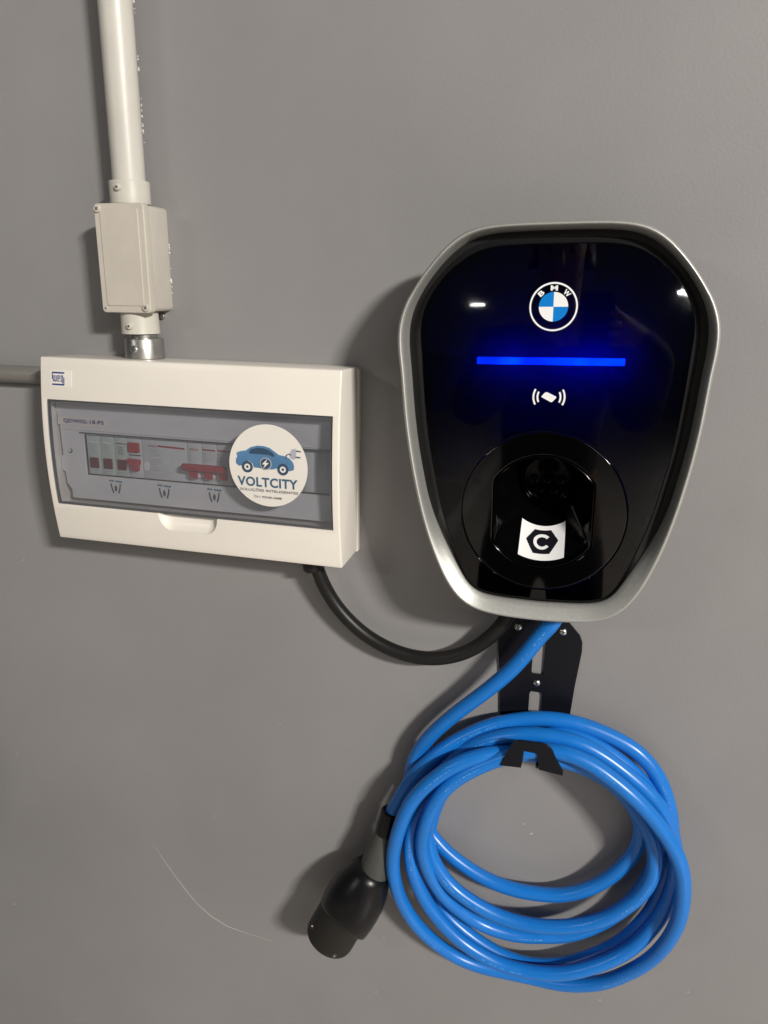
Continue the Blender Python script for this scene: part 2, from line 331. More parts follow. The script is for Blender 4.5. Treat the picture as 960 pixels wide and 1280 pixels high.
M_sink = mat('sticker_letter_blue', (0.055, 0.12, 0.20), 0.35)
M_alu = mat('brushed_silver', (0.50, 0.502, 0.475), 0.50, 0.70, noise=0.07, nscale=300, bump=0.12, bscale=900, rvar=0.05, bdist=0.0003)
M_abs = mat('matt_black_plastic', (0.014, 0.014, 0.015), 0.38, spec=0.25, noise=0.1, nscale=60)
M_gloss = mat('gloss_black', (0.0008, 0.0008, 0.001), 0.04)
M_bowl = mat('socket_black_plastic', (0.0012, 0.0012, 0.0015), 0.12, spec=0.10)
M_cover = glass_mat('tinted_front_glass', (0.25, 0.25, 0.28), 0.02)
M_back = mat('navy_diffuser', (0.003, 0.004, 0.28), 0.8, spec=0.0)
M_led = emit_mat('blue_led', (0.0, 0.016, 1.0), 60)
_n = M_led.node_tree.nodes; _l = M_led.node_tree.links
_t = _n.new('ShaderNodeTexCoord'); _w = _n.new('ShaderNodeTexNoise'); _w.inputs['Scale'].default_value = 26
_r = _n.new('ShaderNodeMapRange'); _r.inputs[1].default_value = .35; _r.inputs[2].default_value = .65; _r.inputs[3].default_value = 26; _r.inputs[4].default_value = 95
_l.new(_t.outputs['Object'], _w.inputs['Vector']); _l.new(_w.outputs['Fac'], _r.inputs[0]); _l.new(_r.outputs[0], _n['Principled BSDF'].inputs['Emission Strength'])
M_wprint = mat('white_print', (0.86, 0.86, 0.86), 0.4)
M_bprint = mat('emblem_blue', (0.0, 0.20, 0.62), 0.3)
M_blackprint = mat('black_print', (0.008, 0.008, 0.012), 0.25)
M_bracket = mat('black_powder_coat', (0.006, 0.0065, 0.010), 0.30, spec=0.3, noise=0.1, nscale=90, bump=0.08, bscale=700, bdist=0.0003)
M_cable = mat('blue_cable_jacket', (0.008, 0.172, 0.59), 0.31, noise=0.06, nscale=25, bump=0.06, bscale=60, rvar=0.05)
M_feed = mat('black_cable_jacket', (0.012, 0.0115, 0.011), 0.40, spec=0.3, noise=0.1, nscale=50, bump=0.1, bscale=100)
M_plug = mat('plug_black_plastic', (0.006, 0.006, 0.007), 0.30, spec=0.3, noise=0.1, nscale=80, bump=0.06, bscale=900, bdist=0.0002)
M_sleeve = mat('plug_sleeve_plastic', (0.018, 0.017, 0.015), 0.5, spec=0.25, noise=0.08, nscale=80)
M_grip = mat('plug_grip_grey', (0.060, 0.063, 0.057), 0.5, noise=0.06, nscale=60)
M_cmark = mat('cable_marking', (0.16, 0.40, 0.76), 0.5)
M_flake = mat('paint_flake', (0.75, 0.73, 0.70), 0.6)
M_scuff = mat('wall_scuff', (0.52, 0.50, 0.47), 0.6)
M_hpipe = mat('wall_painted_pipe', (0.19, 0.18, 0.165), 0.35, noise=0.08, nscale=12, bump=0.1, bscale=50)

# ------------------------------------------------------------------ wall and floor
def wall():
    bm = bmesh.new()
    for (x, z) in ((-3, -1.50), (3, -1.50), (3, 1.6), (-3, 1.6)): bm.verts.new((x, 0, z)); 
    for (x, z) in ((-3, -1.50), (3, -1.50), (3, 1.6), (-3, 1.6)): bm.verts.new((x, 0.15, z))
    bm.verts.ensure_lookup_table(); v = bm.verts
    for f in ((0, 1, 2, 3), (4, 7, 6, 5), (0, 4, 5, 1), (1, 5, 6, 2), (2, 6, 7, 3), (3, 7, 4, 0)): bm.faces.new([v[i] for i in f])
    return from_bm('wall', bm, M_wall, None, 0)
W = wall(); tag(W, 'plain grey painted wall behind the equipment', None, 'structure')
fl = box('floor', -14, 14, -30, 0.15, -1.60, -1.50, M_floor); tag(fl, 'pale concrete garage floor', None, 'structure')
M_line = mat('floor_line_paint', (0.75, 0.74, 0.70), 0.5, noise=0.1, nscale=8)
for (x0, x1, y0, y1) in ((-7.0, -0.9, -6.1, -6.0), (-0.95, -0.85, -10.5, -3.2), (1.55, 1.65, -10.5, -3.2), (4.05, 4.15, -10.5, -3.2), (-7.0, 7.0, -10.6, -10.5)):
    tag(box('parking_line', x0, x1, y0, y1, -1.4995, -1.496, M_line), None, None, 'structure')
def streak(pts, w0, mt=M_scuff, h=0.0003):
    vs = []; fs = []
    for i, p in enumerate(pts):
        a = Vector(pts[max(i-1, 0)]); b = Vector(pts[min(i+1, len(pts)-1)]); d = (b-a).normalized(); n = Vector((-d.y, d.x))
        ww = w0*(0.3+0.7*math.sin(math.pi*(i+0.3)/(len(pts)))) * random.uniform(0.6, 1.2)
        for s in (-1, 1): q = Vector(p)+n*ww*s; vs.append((q.x, -h, q.y))
    for i in range(len(pts)-1): fs.append((2*i, 2*i+1, 2*i+3, 2*i+2))
    return mesh('scuff_mark', vs, fs, mt, W, 0)

# ------------------------------------------------------------------ conduit
cx, cy = -0.6085, -0.030
pp = thing('conduit_pipe', (cx, cy, 0.12), 'cream painted vertical conduit pipe running up the wall above the small junction box', 'conduit pipe')
lathe('pipe', [(-0.02, 0.0212), (0.50, 0.0212), (1.4, 0.0212)], (0, 0, 0), (0, 0, 1), M_pipe, pp, 48)
def flakes(parent, ox, oy, z0, z1, n, side=0.022):
    vs = []; fs = []
    cl = [random.uniform(z0, z1) for _ in range(max(2, n//6))]
    for _ in range(n):
        z = min(max(random.choice(cl)+random.gauss(0, .007), z0), z1); s = random.uniform(0.0003, 0.0015)*(1 if random.random() < .8 else 1.7); k = len(vs)
        for a, b in ((-1, -.6), (1, -.8), (.7, 1), (-.8, .7)):
            vs.append((ox+side+a*s*.8, oy-0.001-s*.3, z+b*s*random.uniform(.8, 1.8)))
        vs.append((ox+side, oy+.001, z)); fs += [(k, k+1, k+2, k+3), (k, k+1, k+4), (k+1, k+2, k+4), (k+2, k+3, k+4), (k+3, k, k+4)]
    return mesh('paint_flake', vs, fs, M_flake, parent, 0)
f = flakes(pp, 0.0, 0.024, 0.05, 0.36, 30, 0.0125); f['kind'] = 'stuff'
# lumpy bead of filler where the pipe meets the wall
def bead(parent, x, y, z0, z1, r, mt, n=60, name='filler_bead'):
    C = [Vector((x+math.sin(i*.33+1.3*math.sin(i*.13))*r*0.22, y, z0+(z1-z0)*i/n)) for i in range(n+1)]
    vs = []; fs = []; m = 8
    for i, c in enumerate(C):
        rr = r*(0.75+0.35*math.sin(i*.55+math.sin(i*.21)*2)*.6+random.uniform(-.08, .08))
        for k in range(m): a = 2*math.pi*k/m; vs.append((c.x+rr*math.cos(a), c.y+rr*math.sin(a), c.z))
    for j in range(n):
        for k in range(m): fs.append((j*m+k, j*m+(k+1) % m, (j+1)*m+(k+1) % m, (j+1)*m+k))
    return mesh(name, vs, fs, mt, parent, 60)

jb = thing('junction_box', (-0.6085, 0, 0.03), 'small cream junction box with screwed cover between pipe and white panel', 'junction box')
bx0, bx1, bz0, bz1 = -0.0365, 0.0365, -0.0685, 0.069
def vbox(name, x0, x1, d0, d1, z0, z1, r, mt, parent, bevel=0.001):
    return plate(name, [rrect((x0+x1)/2, (z0+z1)/2, x1-x0, z1-z0, r)], d1, d1-d0, mt, parent, bevel)
vbox('box_body', bx0+.0015, bx1-.0015, 0.0, 0.046, bz0+.0015, bz1-.0015, 0.006, M_boxside, jb, 0.0006)
vbox('seam', bx0+.003, bx1-.003, 0.045, 0.0475, bz0+.003, bz1-.003, 0.006, M_shadow, jb, 0.0002)
vbox('cover', bx0, bx1, 0.047, 0.0605, bz0, bz1, 0.005, M_box, jb, 0.0014)
vbox('cover_panel', bx0+.0085, bx1-.0085, 0.0600, 0.0617, bz0+.009, bz1-.007, 0.002, M_box, jb, 0.0008)
def screw(name, x, z, front, r, parent, mt, slot=True, h=0.003):
    s = plate(name, [circle(x, z, r, 20)], front+h, h+0.002, mt, parent, r*0.22)
    if slot:
        a = random.uniform(0, 3.1); c, d = math.cos(a), math.sin(a)
        for (c, d) in ((c, d), (-d, c)):
            L = [(x+(u*c-v*d)*r*.6, z+(u*d+v*c)*r*.6) for u, v in ((-1, -.2), (1, -.2), (1, .2), (-1, .2))]
            plate('slot', [L], front+h+0.0002, 0.0004, M_shadow, s)
    return s
screw('cover_screw', -0.0305, 0.0625, 0.0605, 0.0048, jb, M_box)
screw('cover_screw', 0.0300, -0.0615, 0.0605, 0.0048, jb, M_box)
screw('cover_screw', -0.0310, -0.0630, 0.0600, 0.0030, jb, M_box, True, 0.001)
lathe('upper_collar', [(0, 0.0255), (0.0005, 0.0262), (0.027, 0.0262), (0.0285, 0.0255), (0.0286, 0.0214)], (0, -0.030, 0.0693), (0, 0, 1), M_collar, jb, 48)
lathe('lower_collar', [(0, 0.0252), (0.027, 0.0258), (0.0285, 0.0262), (0.0288, 0.022)], (0, -0.030, -0.0683), (0, 0, -1), M_collar, jb, 48)
def radial_screw(parent, cz, ang, r0, mt, r=0.0042):
    d = Vector((math.sin(ang), -math.cos(ang), 0)); o = Vector((0, -0.030, cz)) + d*r0
    s = lathe('clamp_screw', [(-0.003, r*1.15), (0.0008, r*1.15), (0.001, r), (0.0032, r*.95), (0.004, r*.6)], o, d, mt, parent, 20)
    lathe('screw_recess', [(0, r*.38), (0.0006, r*.34)], o+d*0.0040, d, M_shadow, s, 8)
radial_screw(jb, 0.0885, 0.0, 0.0262, M_collar); radial_screw(jb, -0.0860, 0.02, 0.0258, M_collar)
f = flakes(jb, 0.0150, -0.002, -0.06, 0.065, 14); f['kind'] = 'stuff'
sc = screw('anchor_screw', 0.0200, -0.0745, 0.0, 0.0032, jb, M_screw, True, 0.006)

cp = thing('conduit_coupling', (-0.6045, -0.030, -0.1005), 'shiny steel coupling sleeve joining the junction box to the top of white panel', 'coupling')
lathe('sleeve', [(0, 0.0268), (0.0008, 0.0274), (0.001, 0.0270), (0.0255, 0.0262), (0.027, 0.0255), (0.0272, 0.019), (0.033, 0.019)], (0, 0, 0), (0, 0, 1), M_chrome, cp, 48)
d = Vector((0.0, -1.0, 0)).normalized()
s = lathe('set_screw', [(-0.003, 0.0048), (0.0012, 0.0048), (0.002, 0.004), (0.0035, 0.0036)], Vector((0, 0, 0.0135))+d*0.0262, d, M_screw, cp, 18)
lathe('screw_recess', [(0, 0.0016), (0.0005, 0.0014)], Vector((0, 0, 0.0135))+d*0.0297, d, M_shadow, s, 8)

hp = thing('wall_pipe', (-1.4, -0.013, -0.1315), 'thin horizontal pipe painted wall grey, entering behind left end of white panel', 'pipe')
lathe('pipe', [(0, 0.0130), (0.5, 0.0130), (0.70, 0.0130)], (0, 0, 0), (1, 0, -0.003), M_hpipe, hp, 32)

# ------------------------------------------------------------------ distribution panel
PX, PZ = -0.519, -0.2315
dp = thing('distribution_panel', (PX, 0, PZ), 'white electrical distribution panel with smoked window, round car sticker and red breakers', 'electrical panel', 0.007)
HW, HH = 0.2190, 0.1315
def prof(z): return 0.0925 - 0.69*z*z
def dprof(x, z): return prof(z)
def apply_bool(o, cutters):
    for c in cutters:
        md = o.modifiers.new('b', 'BOOLEAN'); md.object = c; md.operation = 'DIFFERENCE'; md.solver = 'EXACT'
    dg = bpy.context.evaluated_depsgraph_get(); me = bpy.data.meshes.new_from_object(o.evaluated_get(dg))
    o.modifiers.clear(); o.data = me
    for c in cutters: bpy.data.objects.remove(c)
    return o
def panel_body():
    bm = bmesh.new(); n = 28; rings = []
    for x in (-HW, HW):
        row = [bm.verts.new((x, 0, HH-0.003))]
        for i in range(n+1):
            z = HH - 2*HH*i/n; row.append(bm.verts.new((x, -prof(z), z)))
        row.append(bm.verts.new((x, 0, -HH+0.003))); rings.append(row)
    a, b = rings; k = len(a)
    for i in range(k): bm.faces.new((a[i], a[(i+1) % k], b[(i+1) % k], b[i]))
    bm.faces.new(a[::-1]); bm.faces.new(b)
    bmesh.ops.recalc_face_normals(bm, faces=bm.faces)
    sharp = [e for e in bm.edges if e.calc_face_angle(0) > math.radians(40)]
    bmesh.ops.bevel(bm, geom=sharp, offset=0.0022, segments=3, profile=0.5, affect='EDGES')
    return from_bm('body', bm, M_white, dp, 30)
GX, GZ0, GZ1 = 0.2095, -0.0765, 0.0745
body = panel_body(); dg = None
bpy.context.view_layer.update()
body.parent = None
cut1 = box('cut', -GX, GX, -0.12, -0.07, GZ0, GZ1, None)
cut3 = box('cut', -GX-.0072, GX+.0072, -0.080, -0.038, GZ0-.004, GZ1+.004, None)
bm = bmesh.new(); bmesh.ops.create_uvsphere(bm, u_segments=48, v_segments=24, radius=1)
SCX = -0.0030
for v in bm.verts:
    sx = 1 if v.co.x > 0 else -1
    x = v.co.x*0.020 + sx*0.0255; v.co = (SCX + x, -0.0885 + v.co.y*0.0135, -0.0745 + v.co.z*0.0275)
cut2 = from_bm('cut2', bm, None, None, 0)
apply_bool(body, [cut1, cut3, cut2]); body.parent = dp
for p in body.data.polygons: p.use_smooth = True
body.data.set_sharp_from_angle(angle=math.radians(30))
# side seam and lower clip
box('rear_frame', -HW-.0008, HW+.0008, -0.0120, -0.0002, -HH+.001, HH-.0055, M_white, dp, 0.001)
# inner cover plate, stepped
N_ = [(-0.2160, 0.0715), (0.2060, 0.0715), (0.2060, -0.0735), (-0.2025, -0.0735), (-0.2025, -0.0600), (-0.2095, -0.0520), (-0.2105, -0.0350), (-0.2155, -0.0330), (-0.2155, -0.0120), (-0.2115, -0.0100), (-0.2125, 0.0450), (-0.2160, 0.0520)]
strip = [(-0.1745, -0.0372), (0.196, -0.0372), (0.196, 0.0225), (-0.1745, 0.0225)]
ip = plate('inner_cover', [N_, strip], 0.0635, 0.003, M_plate, dp, 0.0008)
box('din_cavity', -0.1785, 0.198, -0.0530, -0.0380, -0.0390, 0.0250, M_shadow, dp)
plate('ridge', [[(-0.206, 0.0285), (0.200, 0.0270), (0.200, 0.0280), (-0.206, 0.0296)]], 0.0648, 0.0014, M_plate, ip, 0.0003)
plate('ridge', [[(-0.180, 0.0240), (0.200, 0.0236), (0.200, 0.0248), (-0.180, 0.0253)]], 0.0652, 0.0018, M_shadow, ip, 0.0003)  # dark strip, paints a shade line above the rail opening
plate('screw_hole', [circle(-0.1985, -0.003, 0.0036, 20)], 0.0640, 0.0008, M_shadow, ip)
plate('screw_hole', [circle(-0.1992, -0.0022, 0.0028, 20)], 0.0643, 0.0008, M_plate, ip)
fr = 0.0642
plate('model_label', [[(-0.213, 0.0478), (-0.1315, 0.0468), (-0.1325, 0.0342), (-0.2145, 0.0350)]], fr, 0.0003, M_sticker, dp)
text('label_text', 'QDW02-18-PS', -0.1715, 0.0406, 0.066, 0.0066, fr+0.0003, M_blueprint, dp, 0.03)
# breakers and modules on the rail
zt, zb = 0.0215, -0.0362
def module(name, x0, x1, mt, front=0.0590):
    return box(name, x0+.0002, x1-.0002, -front, -0.0385, zb, zt, mt, dp, 0.0006)
for i, (x0, x1) in enumerate(((-0.1735, -0.1518), (-0.1516, -0.1290), (-0.1288, -0.1065))):
    m = module('surge_protector', x0, x1, M_green)
    xc = (x0+x1)/2
    plate('status_window', [rrect(xc, -0.0188, 0.0140, 0.0150, 0.0012, 2)], 0.0612, 0.0022, M_maroon, m, 0.0005)
    plate('brand_strip', [[(xc-.0075, .0128), (xc+.0075, .0120), (xc+.0075, .0106), (xc-.0075, .0112)]], 0.0592, 0.0003, M_print if i == 2 else M_plate, m)
    for k in range(5): plate('print_line', [[(xc-.006, .0072-.0026*k), (xc+(.002+.004*random.random()), .0070-.0026*k), (xc+.002, .0062-.0026*k), (xc-.006, .0064-.0026*k)]], 0.0592, 0.0003, M_sgrey if i < 2 else M_print, m)
    plate('print_line', [[(xc-.007, -.0302), (xc+.007, -.0302), (xc+.007, -.0312), (xc-.007, -.0312)]], 0.0592, 0.0003, M_sgrey, m)
m = module('residual_current_switch', -0.1063, -0.0845, M_plate2)
plate('test_button', [rrect(-0.0965, 0.0080, 0.0175, 0.0140, 0.001, 2)], 0.0625, 0.004, M_red, m, 0.0008)
plate('slot_line', [rrect(-0.0960, -0.0035, 0.0190, 0.0014, 0.0003, 2)], 0.0594, 0.0006, M_shadow, m)
plate('switch_base', [[(-0.1055, -0.0085), (-0.0855, -0.0085), (-0.0850, -0.0300), (-0.0990, -0.0300)]], 0.0600, 0.0012, M_plate, m, 0.0003)
plate('toggle', [[(-0.1055, -0.0078), (-0.0862, -0.0082), (-0.0862, -0.0150), (-0.0885, -0.0170), (-0.0885, -0.0245), (-0.0985, -0.0245), (-0.1000, -0.0160), (-0.1050, -0.0140)]], 0.0680, 0.008, M_red, m, 0.0012)
m = module('device_faceplate', -0.0843, -0.0135, M_plate2, 0.0592)
text('print_text', 'STECK', -0.0672, 0.0118, 0.0130, 0.0026, 0.0595, M_red, m, 0.03)
plate('print_line', [[(-0.0590, 0.0136), (-0.0175, 0.0125), (-0.0175, 0.0100), (-0.0590, 0.0112)]], 0.0596, 0.0003, M_red, m)
plate('lens', [circle(-0.0790, -0.0180, 0.0045, 20, 0.0070)], 0.0602, 0.0014, M_plate, m, 0.0005)
for k in range(9):
    w_ = random.uniform(0.010, 0.018)
    if k == 3: continue
    z = 0.0070-0.0036*k
    plate('print_line', [[(-0.0720, z), (-0.0720+w_, z), (-0.0720+w_, z-.0011), (-0.0720, z-.0011)]], 0.0596, 0.0003, M_sgrey, m)
for j in range(3):
    x0 = -0.0133+0.0225*j
    m = module('circuit_breaker', x0, x0+0.0223, M_plate2, 0.0592)
    box('toggle_hump', x0+.0015, x0+.0208, -0.0660, -0.0585, -0.0275, -0.0080, M_plate, m, 0.0015)
    if j == 0: text('print_text', 'STECK', x0+0.0105, 0.0113, 0.0140, 0.0026, 0.0595, M_red, m, 0.03)
    else: plate('print_line', [[(x0+.0012, .0133), (x0+.0200, .0127), (x0+.0200, .0108), (x0+.0012, .0113)]], 0.0596, 0.0003, M_red, m)
    plate('toggle_leg', [[(x0+.0045, -0.0130), (x0+.0180, -0.0130), (x0+.0180, -0.0270), (x0+.0078, -0.0262)]], 0.0705, 0.006, M_red, m, 0.001)
    for k in range(3): plate('print_line', [[(x0+.002, .0070-.0045*k), (x0+.0055, .0070-.0045*k), (x0+.0055, .0060-.0045*k), (x0+.002, .0060-.0045*k)]], 0.0596, 0.0003, M_sgrey, m)
box('breaker_handle_bar', -0.0160, 0.0515, -0.0765, -0.0680, -0.0160, -0.0060, M_red, dp, 0.0036, 4)
for j in range(7):
    x0 = 0.0544+0.0200*j; x1 = min(x0+0.0198, 0.1955)
    if x1-x0 > 0.004:
        m = module('blank_filler', x0, x1, M_plate2, 0.0575)
        box('filler_rib', x0+.004, x1-.004, -0.0590, -0.0570, -0.034, 0.019, M_plate2, m, 0.0005)
# warning pictograms under the rail
for (hx, hz) in ((-0.1281, -0.0528), (-0.0504, -0.0534), (0.0272, -0.0525)):
    loops = []
    for s in (-1, 1):
        loops.append([(hx+s*.0085, hz+.0055), (hx+s*.0065, hz+.0068), (hx+s*.0058, hz+.0010), (hx+s*.0030, hz-.0075), (hx+s*.0050, hz-.0080), (hx+s*.0072, hz-.0020)])
    loops.append([(hx-.0022, hz+.001), (hx, hz+.0045), (hx+.0022, hz+.001), (hx+.0014, hz-.0048), (hx-.0014, hz-.0048)])
    plate('hand_pictogram', loops, fr, 0.0003, M_print, dp)
    dots = [[(hx+q-.0016, hz+.0112-q*.05), (hx+q+.0016, hz+.0112-q*.05), (hx+q+.0016, hz+.0090-q*.05), (hx+q-.0016, hz+.0090-q*.05)] for q in (-.0085, -.0045, .0015, .0055, .0092)]
    plate('pictogram_dots', dots, fr, 0.0003, M_teal, dp)
# smoked window: curved sheet with rounded thumb lip
def zlow(x):   # bottom edge bulges down a little at the thumb notch
    return GZ0 + 0.0022 - 0.0*x
def sheet(name, x0, x1, z0, z1, off, th, mt, parent, nz=16, nx=2):
    vs = []; fs = []
    for h in (off, off-th):
        for i in range(nz+1):
            z = z0+(z1-z0)*i/nz
            for j in range(nx+1): vs.append((x0+(x1-x0)*j/nx, -(prof(z)+h), z))
    r = nx+1; b = (nz+1)*r
    for i in range(nz):
        for j in range(nx):
            q = (i*r+j, i*r+j+1, (i+1)*r+j+1, (i+1)*r+j); fs.append(q); fs.append(tuple(b+k for k in q[::-1]))
    for i in range(nz):
        for j in (0, nx): q = (i*r+j, (i+1)*r+j, b+(i+1)*r+j, b+i*r+j); fs.append(q)
    for j in range(nx):
        for i in (0, nz): q = (i*r+j, i*r+j+1, b+i*r+j+1, b+i*r+j); fs.append(q)
    return mesh(name, vs, fs, mt, parent, 40)
g = sheet('smoked_window', -GX+.0012, GX-.0012, GZ0+.0012, GZ1-.0012, 0.0006, 0.0022, M_smoke, dp)
for (x0, x1, z0, z1) in ((-GX+.0006, -GX+.0026, GZ0+.0006, GZ1-.0006), (GX-.0026, GX-.0006, GZ0+.0006, GZ1-.0006), (-GX+.0026, GX-.0026, GZ1-.0026, GZ1-.0006), (-GX+.0026, GX-.0026, GZ0+.0006, GZ0+.0028)):
    sheet('window_edge', x0, x1, z0, z1, -0.0018, 0.004, M_smoke_edge, g)
# logo label, upper left
plate('maker_label', [rrect(-0.1850, 0.1030, 0.0330, 0.0225, 0.0005, 2)], 0.0004, 0.0004, M_sticker, dp, fn=dprof)
def logo():
    x0, z0 = -0.1893, 0.1031; w_, h_ = 0.0196, 0.0180; b = 0.0022
    L = [[(x0-w_/2, z0+h_/2), (x0+w_/2, z0+h_/2), (x0+w_/2, z0+h_/2-b), (x0-w_/2, z0+h_/2-b)], [(x0-w_/2, z0+h_/2), (x0-w_/2+b*.6, z0+h_/2), (x0-w_/2+b*.6, z0-.001), (x0-w_/2, z0-.001)],
         [(x0-w_/2, z0-h_/2+b), (x0+w_/2, z0-h_/2+b), (x0+w_/2, z0-h_/2), (x0-w_/2, z0-h_/2)], [(x0+w_/2-b*.6, z0+.002), (x0+w_/2, z0+.002), (x0+w_/2, z0-h_/2), (x0+w_/2-b*.6, z0-h_/2)]]
    s = 0.0013
    def bar(xa, xb, za, zb_): return [(x0+xa, z0+za), (x0+xb, z0+za), (x0+xb, z0+zb_), (x0+xa, z0+zb_)]
    L += [bar(-.0085, -.0085+s, -.004, .0045), bar(-.0061, -.0061+s, -.0026, .0045), bar(-.0037, -.0037+s, -.004, .0045), bar(-.0085+s, -.0037, -.004, -.0027)]
    L += [bar(-.0012, -.0012+s, -.004, .0045), bar(-.0012+s, .0025, .0032, .0045), bar(.0025-s, .0025, -.0005, .0032), bar(-.0012+s, .0025-s, -.0005, .0007), bar(-.0012+s, .0025, -.004, -.0028)]
    L += [bar(.0040, .0040+s, -.004, .0045), bar(.0040+s, .0078-s, .0032, .0045), bar(.0078-s, .0078, -.0060, .0045), bar(.0040+s, .0078-s, -.004, -.0028)]
    vs = []; fs = []
    for P in L:
        k_ = len(vs); vs += [(x, -(prof(z)+.0007), z) for x, z in P]; fs.append(tuple(range(k_, k_+len(P))))
    mesh('maker_logo', vs, fs, M_blueprint, dp, 0)
logo()
# round installer sticker on the window
SX, SZ = STICK['centre']
def disc():
    vs = []; fs = []; n = 36; R_ = 0.0548
    rows = []
    for i in range(n+1):
        a = math.pi*(i/n) - math.pi/2; z = SZ + R_*math.sin(a)*1.0; hw = R_*math.cos(a); rows.append(len(vs))
        for j in range(9): x = SX+hw*(-1+j/4); vs.append((x, -(prof(z)+0.0012), z))
    for i in range(n):
        for j in range(8): fs.append((i*9+j, i*9+j+1, (i+1)*9+j+1, (i+1)*9+j))
    k = len(vs)
    vs2 = [(x, y+0.0005, z) for x, y, z in vs]
    return mesh('round_sticker', vs+vs2, fs+[tuple(k+q for q in f[::-1]) for f in fs], M_sticker, dp, 60)
sd = disc()
def sp(name, loops, h, mt): return plate(name, loops, h, 0.0002, mt, sd, fn=dprof)
sp('car_print', [STICK['car']], 0.00165, M_sbody); sp('car_window_print', [STICK['window']], 0.0019, M_sdark)
for w_ in STICK['wheel']:
    sp('wheel_print', [circle(*w_, 0.0077, 28)], 0.0021, M_sdark); sp('hub_print', [circle(*w_, 0.0042, 20), circle(*w_, 0.0019, 14)], 0.0024, M_sticker)
b_ = STICK['badge']
sp('badge_print', [circle(*b_, 0.0083, 28)], 0.0027, M_sgrey); sp('badge_print', [circle(*b_, 0.0070, 28)], 0.0030, M_sdark); sp('bolt_print', [STICK['bolt']], 0.0033, M_sticker)
sp('plug_print', [STICK['plug']], 0.0019, M_sgrey); sp('prong_print', [STICK['prong1']], 0.0019, M_sdark); sp('prong_print', [STICK['prong2']], 0.0019, M_sdark)
def ribbon2(P, w0):
    P = [Vector(p) for p in P]; L = []; R_ = []
    for i, p in enumerate(P):
        d = (P[min(i+1, len(P)-1)]-P[max(i-1, 0)]).normalized(); n = Vector((-d.y, d.x))*w0; L.append(tuple(p+n)); R_.append(tuple(p-n))
    return L+R_[::-1]
sp('cord_print', [ribbon2(STICK['cord'], 0.0006)], 0.0021, M_sdark)
t = STICK['t1']
text('name_print', 'VOLTCITY', (t[0][0]+t[1][0])/2, -0.0174, 0.0850, 0.0132, 0.00165, M_sink, sd, 0.030, 0.002, dprof)
text('name_print', 'SOLU\u00c7\u00d5ES INTELIGENTES', 0.1219, -0.0287, 0.0825, 0.0052, 0.00165, M_print, sd, 0.012, 0.0, dprof)
text('name_print', '11 93245-3688', 0.1225, -0.0378, 0.0345, 0.0031, 0.00165, M_print, sd, 0.02, 0.0, dprof)
plate('phone_icon', [circle(0.1022, -0.0377, 0.0019, 16), circle(0.1022, -0.0377, 0.0014, 16)], 0.0016, 0.0002, M_print, sd, fn=dprof)

fp = Vector(FEED[1]); fq = Vector(FEED[2]); lx, lz = fp.x-PX, fp.z-PZ
lathe('cable_gland', [(-.004, .0165), (.006, .0165), (.007, .0150), (.018, .0145), (.022, .0120), (.0225, .0100)], (lx-.0035, fp.y, -HH-.001), (.12, 0, -1), M_abs, dp, 24)

# ------------------------------------------------------------------ wall charger
CX, CZ = -0.0440, -0.170
ch = thing('wall_charger', (CX, 0, CZ), 'glossy black wall charger with silver rim, blue light bar and round socket', 'car charger', -0.020)
ch.rotation_euler.x = -0.018; ch.location.z -= 0.0021
OUT = [(0, .2388), (.030, .2387), (.053, .2382), (.070, .2370), (.085, .2345), (.097, .2305), (.108, .2245), (.121, .2140), (.140, .1930), (.157, .1695), (.168, .1500), (.1740, .1315), (.1757, .1150), (.1748, .0980), (.1725, .0800), (.1672, .0200), (.1600, -.0300), (.1515, -.0730), (.1400, -.1170), (.1275, -.1520), (.1155, -.1775), (.1010, -.1975), (.0855, -.2095), (.0680, -.2160), (.0450, -.2195), (.020, -.2210), (0, -.2213)]
INN = [(0, .2158), (.035, .2156), (.065, .2140), (.083, .2100), (.096, .2040), (.112, .1930), (.130, .1745), (.1425, .1540), (.1480, .1360), (.1492, .1200), (.1480, .1020), (.1445, .0500), (.1385, -.0050), (.1315, -.0420), (.1225, -.0840), (.1130, -.1160), (.0985, -.1540), (.0860, -.1780), (.0780, -.1860), (.0680, -.1910), (.0480, -.1940), (.0270, -.1950), (0, -.1958)]
def resample(half, n):
    P = spline([(x, 0, z) for x, z in half], 0.002); P = relax(P, 6)
    s = [0]
    for i in range(1, len(P)): s.append(s[-1]+(P[i]-P[i-1]).length)
    out = []; j = 0
    for k in range(n+1):
        t = s[-1]*k/n
        while j < len(s)-2 and s[j+1] < t: j += 1
        u = (t-s[j])/max(s[j+1]-s[j], 1e-9); q = P[j].lerp(P[j+1], u); out.append((q.x, q.z))
    return out
NH = 90
def full(half): return half + [(-x, z) for x, z in half[-2:0:-1]]
O2 = full(resample(OUT, NH)); I2 = full(resample(INN, NH)); NN = len(O2)
def mid(k):
    z = O2[k][1]; t = min(max((-0.07 - z)/0.13, 0), 1); t = t*t*(3-2*t)
    return 0.36 + 0.47*t
def dm(k):
    t = (mid(k)-.36)/.47
    return 0.0950 + 0.0110*t
def outline(s_fn):
    L = []
    for k in range(NN):
        s = s_fn(k) if callable(s_fn) else s_fn
        L.append((O2[k][0]*(1-s)+I2[k][0]*s, O2[k][1]*(1-s)+I2[k][1]*s))
    return L
